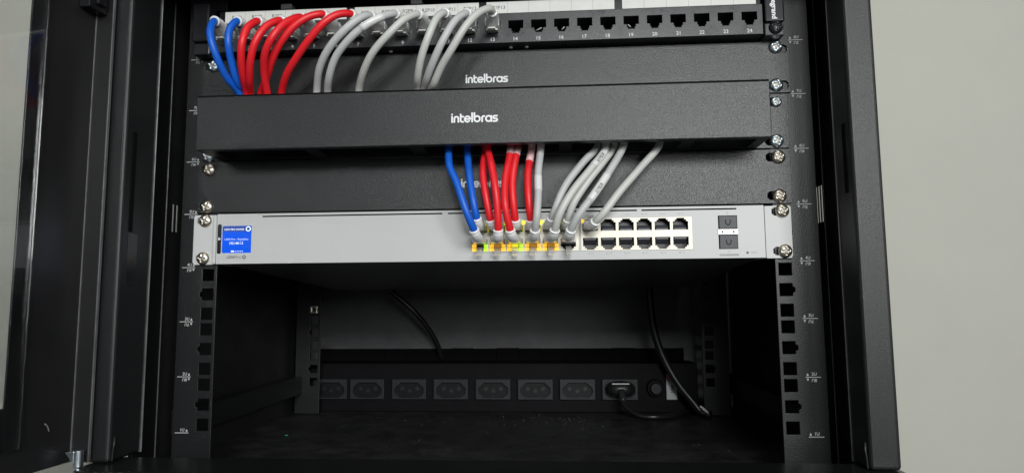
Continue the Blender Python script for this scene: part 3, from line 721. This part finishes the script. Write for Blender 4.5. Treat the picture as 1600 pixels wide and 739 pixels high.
LOW = {
'b1': [(-7.0,-32.0,157.2),(-12.1,-38.0,170.7),(-19.9,-36.0,193.2),(-26.4,-30.0,207.6),(-28.1,-24.0,222.5)],
'b2': [(-5.7,-27.0,166.7),(-7.7,-30.3,178.3),(-11.4,-25.7,199.2),(-14.3,-18.0,223.6)],
'r3': [(5.2,-27.0,165.3),(2.3,-30.3,180.4),(-1.0,-25.7,203.5),(0.4,-18.0,223.8)],
'r4': [(11.2,-32.0,157.0),(10.2,-37.3,183.6),(6.3,-32.0,206.5),(2.6,-24.0,221.8)],
'r5': [(23.9,-27.0,165.0),(22.7,-31.0,177.6),(22.1,-29.0,195.6),(25.1,-24.0,218.0),(25.8,-18.0,222.7)],
'r6': [(20.5,-32.0,156.8),(17.1,-37.3,174.7),(16.8,-32.0,195.2),(20.3,-24.0,219.3)],
'r7': [(35.9,-27.0,164.8),(34.4,-30.3,179.8),(34.0,-25.7,202.7),(36.8,-18.0,223.4)],
'g8': [(39.1,-32.0,156.6),(40.6,-38.0,165.5),(41.9,-36.0,183.2),(42.0,-30.0,201.7),(44.0,-24.0,222.0)],
'g9': [(51.7,-27.0,165.8),(54.5,-31.0,172.7),(62.3,-29.0,190.4),(75.9,-24.0,209.0),(88.6,-18.0,223.7)],
'g10': [(53.9,-32.0,156.4),(57.5,-38.0,167.4),(67.3,-36.0,184.7),(81.8,-30.0,203.1),(93.6,-24.0,219.6)],
'g11': [(64.2,-27.0,164.3),(67.3,-31.0,174.7),(78.6,-29.0,192.5),(91.1,-24.0,208.7),(101.2,-18.0,223.4)],
'g12': [(66.0,-32.0,156.2),(71.2,-38.0,166.0),(83.5,-36.0,182.4),(97.1,-30.0,202.8),(107.8,-24.0,222.8)],
'g13': [(84.6,-27.0,162.9),(89.7,-31.0,167.8),(103.2,-29.0,185.2),(119.2,-24.0,203.6),(135.9,-18.0,223.6)]}
SPEC = [  # key, jacket, patch port, switch column, upper row?, label
('b1','blue',1,0,False,'blue patch cable from port 1, the leftmost of all, into the lower switch row'),
('b2','blue',2,0,True,'second blue patch cable, between the outermost blue one and the first red one'),
('r3','red',3,1,True,'leftmost red patch cable at the patch panel, next to the blue pair'),
('r4','red',4,1,False,'second red patch cable from the left, plugged into port 4'),
('r5','red',5,2,True,'third red patch cable from the left, crossing in front of another red one'),
('r6','red',6,2,False,'fourth red patch cable from the left, passing behind its red neighbour'),
('r7','red',7,3,True,'rightmost red patch cable, arching beside the first grey one'),
('g8','grey',8,3,False,'leftmost grey patch cable, dropping straight down beside the last red one'),
('g9','grey',9,4,True,'second grey patch cable from the left, with a clear label sleeve on its arch'),
('g10','greyl',10,4,False,'third grey patch cable, alone in its wide arch beside the left grey pair'),
('g11','greyl',11,5,True,'leftmost grey patch cable of the close trio hanging left of the upper logo'),
('g12','grey',12,5,False,'middle grey patch cable of the close trio, with a printed sleeve near the switch'),
('g13','greyl',13,6,True,'rightmost grey patch cable from port 13, ending alone at the right of the other plugs'),
]
def plug(parent, base, s, tip, tdir, bodylen, y_in, name_tip, hh=3.9):
    """clear modular plug: body in the socket, latch, rubber boot to the cable; s=+1 latch on top"""
    bx, by, bz = base
    ex, ez = Vector((1,0,0)), Vector((0,0,1))
    b = [(Vector((bx, y_in, bz)), ex, ez, 5.6, hh, 0.25), (Vector((bx, by, bz)), ex, ez, 5.6, hh, 0.25), (Vector((bx, by-bodylen, bz+(0.8 if name_tip == 'l' else 0))), ex, ez, 5.6, hh, 0.3)]
    o = obj('plug', loft(b, 24), M['clear'], parent)
    # latch: a thin tongue under (or over) the body that springs away towards its free end
    bm = bmesh.new()
    pr = [(y_in+1, bz + s*4.0), (by+1, bz + s*5.0), (by-bodylen-2.5, bz + s*7.6), (by-bodylen-5.5, bz + s*7.4)]
    if name_tip == 'l' and s < 0: pr = [(y_in+1, bz - 4.0), (by-1, bz - 5.4), (by-bodylen-0.5, bz - 10.2), (by-bodylen-2.2, bz - 12.0)]
    for (ya, za), (yb, zb) in zip(pr[:-1], pr[1:]):
        w1 = (4.6 if ya > by-4 else 3.0) if name_tip == 'u' else 2.3
        vv = [bm.verts.new((bx+sx_*w1, y, z + dz)) for (y, z) in ((ya, za), (yb, zb)) for sx_ in (-1, 1) for dz in (-0.55, 0.55)]
        for f in ((0,1,3,2), (4,5,7,6), (0,1,5,4), (2,3,7,6), (0,2,6,4), (1,3,7,5)): bm.faces.new([vv[i] for i in f])
    obj('latch', bm, M['latch'] if name_tip == 'l' else M['clear'], o, bevel=0.2)
    bm = bmesh.new()
    for k in range(8): box(bm, bx-4.0+k*1.14, bx-3.55+k*1.14, by-1, by+3, bz - s*2.8, bz - s*1.6)
    obj('contacts', bm, M['gold'], o)
    # boot
    p0 = Vector((bx, by-bodylen+1.5, bz + (0.7 if name_tip == 'l' else 0))); p3 = Vector(tip); L = (p3-p0).length
    d0 = Vector((0, -1, 0)); d1 = Vector(tdir).normalized()
    pts = []
    for k in range(9):
        t = k/8; q = p0*(1-t)**3 + (p0+d0*L*0.38)*3*t*(1-t)**2 + (p3-d1*L*0.34)*3*t*t*(1-t) + p3*t**3
        pts.append(q)
    fr = frames(pts); secs = []
    for k, (q, (t_, n_, b_)) in enumerate(zip(pts, fr)):
        t = k/8; e = 0.35 + 0.65*min(1, t*1.6); rib = 0.35 if (k in (3, 5)) else 0
        secs.append((q, n_, b_, 5.6*(1-t) + 3.7*t + rib, (4.3*(1-t) + 3.7*t if name_tip == 'u' else 3.4*(1-t)+3.7*t) + rib, e))
    bo = obj('boot', loft(secs, 20), M['boot'], parent, smooth=True)
    q, (t_, n_, b_) = pts[-1], fr[-1]
    obj('boot_rim', loft([(q - t_*0.9, n_, b_, 3.75, 3.75, 1), (q - t_*0.6, n_, b_, 4.1, 4.1, 1), (q + t_*0.5, n_, b_, 4.0, 4.0, 1), (q + t_*0.8, n_, b_, 3.4, 3.4, 1)], 20), M['rim'], bo, smooth=True)
    return pts[-1]
def sleeve(parent, path, i0, i1, m, r=3.05, txt=None):
    seg = path[i0:i1]
    sl = obj('label_sleeve', tube(seg, r, 14), M[m], parent, smooth=True)
    if txt:
        c = (seg[0]+seg[-1])/2; t = (seg[-1]-seg[0]).normalized(); n = Vector((0.12, -1, -0.05)); n = (n - t*n.dot(t)).normalized()
        upv = n.cross(t) if True else None
        c = seg[len(seg)//2] + n*(r+0.05)
        flat_obj('sleeve_print', text_bm(txt, 2.3, 0, 0, 0, 0.02, basis=(c, t, -upv if upv.dot(Vector((-1, 0, 1))) < 0 else upv)), M['ink'], sl)
layer = 0
for key, jac, pk, col, upr, label in SPEC:
    u, l = [Vector(p) for p in UPP[key]], [Vector(p) for p in LOW[key]]
    t = thing('patch_cable', label, 'patch cable', (u[-1].x, -25, 264), 'patch cables from patch panel to switch')
    y1 = -14 - (layer % 4)*6.2; z1 = 233 + (layer*7) % 24; layer += 1
    a_ = u[-1]; b_ = l[-1]
    dx = b_.x - a_.x
    mid = [Vector((a_.x + 0.5, (a_.y*2+y1)/3, 258)), Vector((a_.x + dx*0.08, y1, z1+4)), Vector((a_.x + dx*0.3, y1, z1)), Vector((a_.x + dx*0.7, y1, z1)), Vector((a_.x + dx*0.93, y1, z1-1)), Vector((b_.x, (b_.y*2+y1)/3, 229))]
    pts = u + mid + l[::-1]
    # short stubs inside both boots
    su = u[0] + Vector(((px(pk)-u[0].x)*0.35, 6, -0.6)); xl = cx[col]; zl = 161.9 if upr else 151.4
    sl_ = l[0] + Vector(((xl-l[0].x)*0.4, 5, -2.5))
    path = spline([su] + pts + [sl_], 2.6)
    obj('jacket', tube(path, 2.88, 14), M[jac], t, smooth=True)
    plug(t, (px(pk), -15.2, 325.4), -1, u[0], (u[1]-u[0])*0.4 + Vector((0, -6, 0)), 8.0, -4, 'u')
    plug(t, (xl, -4.6, zl), 1 if upr else -1, l[0], (l[1]-l[0])*0.6 + Vector((0, -4, 3)), 7.0, 2.8, 'l', 2.8)
    def near(p):
        p = Vector(p); return min(range(len(path)), key=lambda i: (path[i]-p).length)
    if key == 'g9': k = near((-83, -52, 315.5)); sleeve(t, path, k-4, k+4, 'tag')
    if key == 'r5': k = near((25.2, -23, 219)); sleeve(t, path, k-2, k+2, 'tagp')
    if key == 'r6': k = near((20.2, -24.5, 219)); sleeve(t, path, k-1, k+2, 'tagp')
    if key == 'r7': k = near((36.4, -19.5, 218)); sleeve(t, path, k-4, k+4, 'tagp')
    if key == 'g8': k = near((42, -34, 190)); sleeve(t, path, k-3, k+3, 'tag')
    if key == 'g10': k = near((87.5, -27, 211)); sleeve(t, path, k-4, k+4, 'tag', txt='R2P10')
    if key == 'g12': k = near((87, -34.5, 187)); sleeve(t, path, k-5, k+5, 'tag', txt='R2P12')
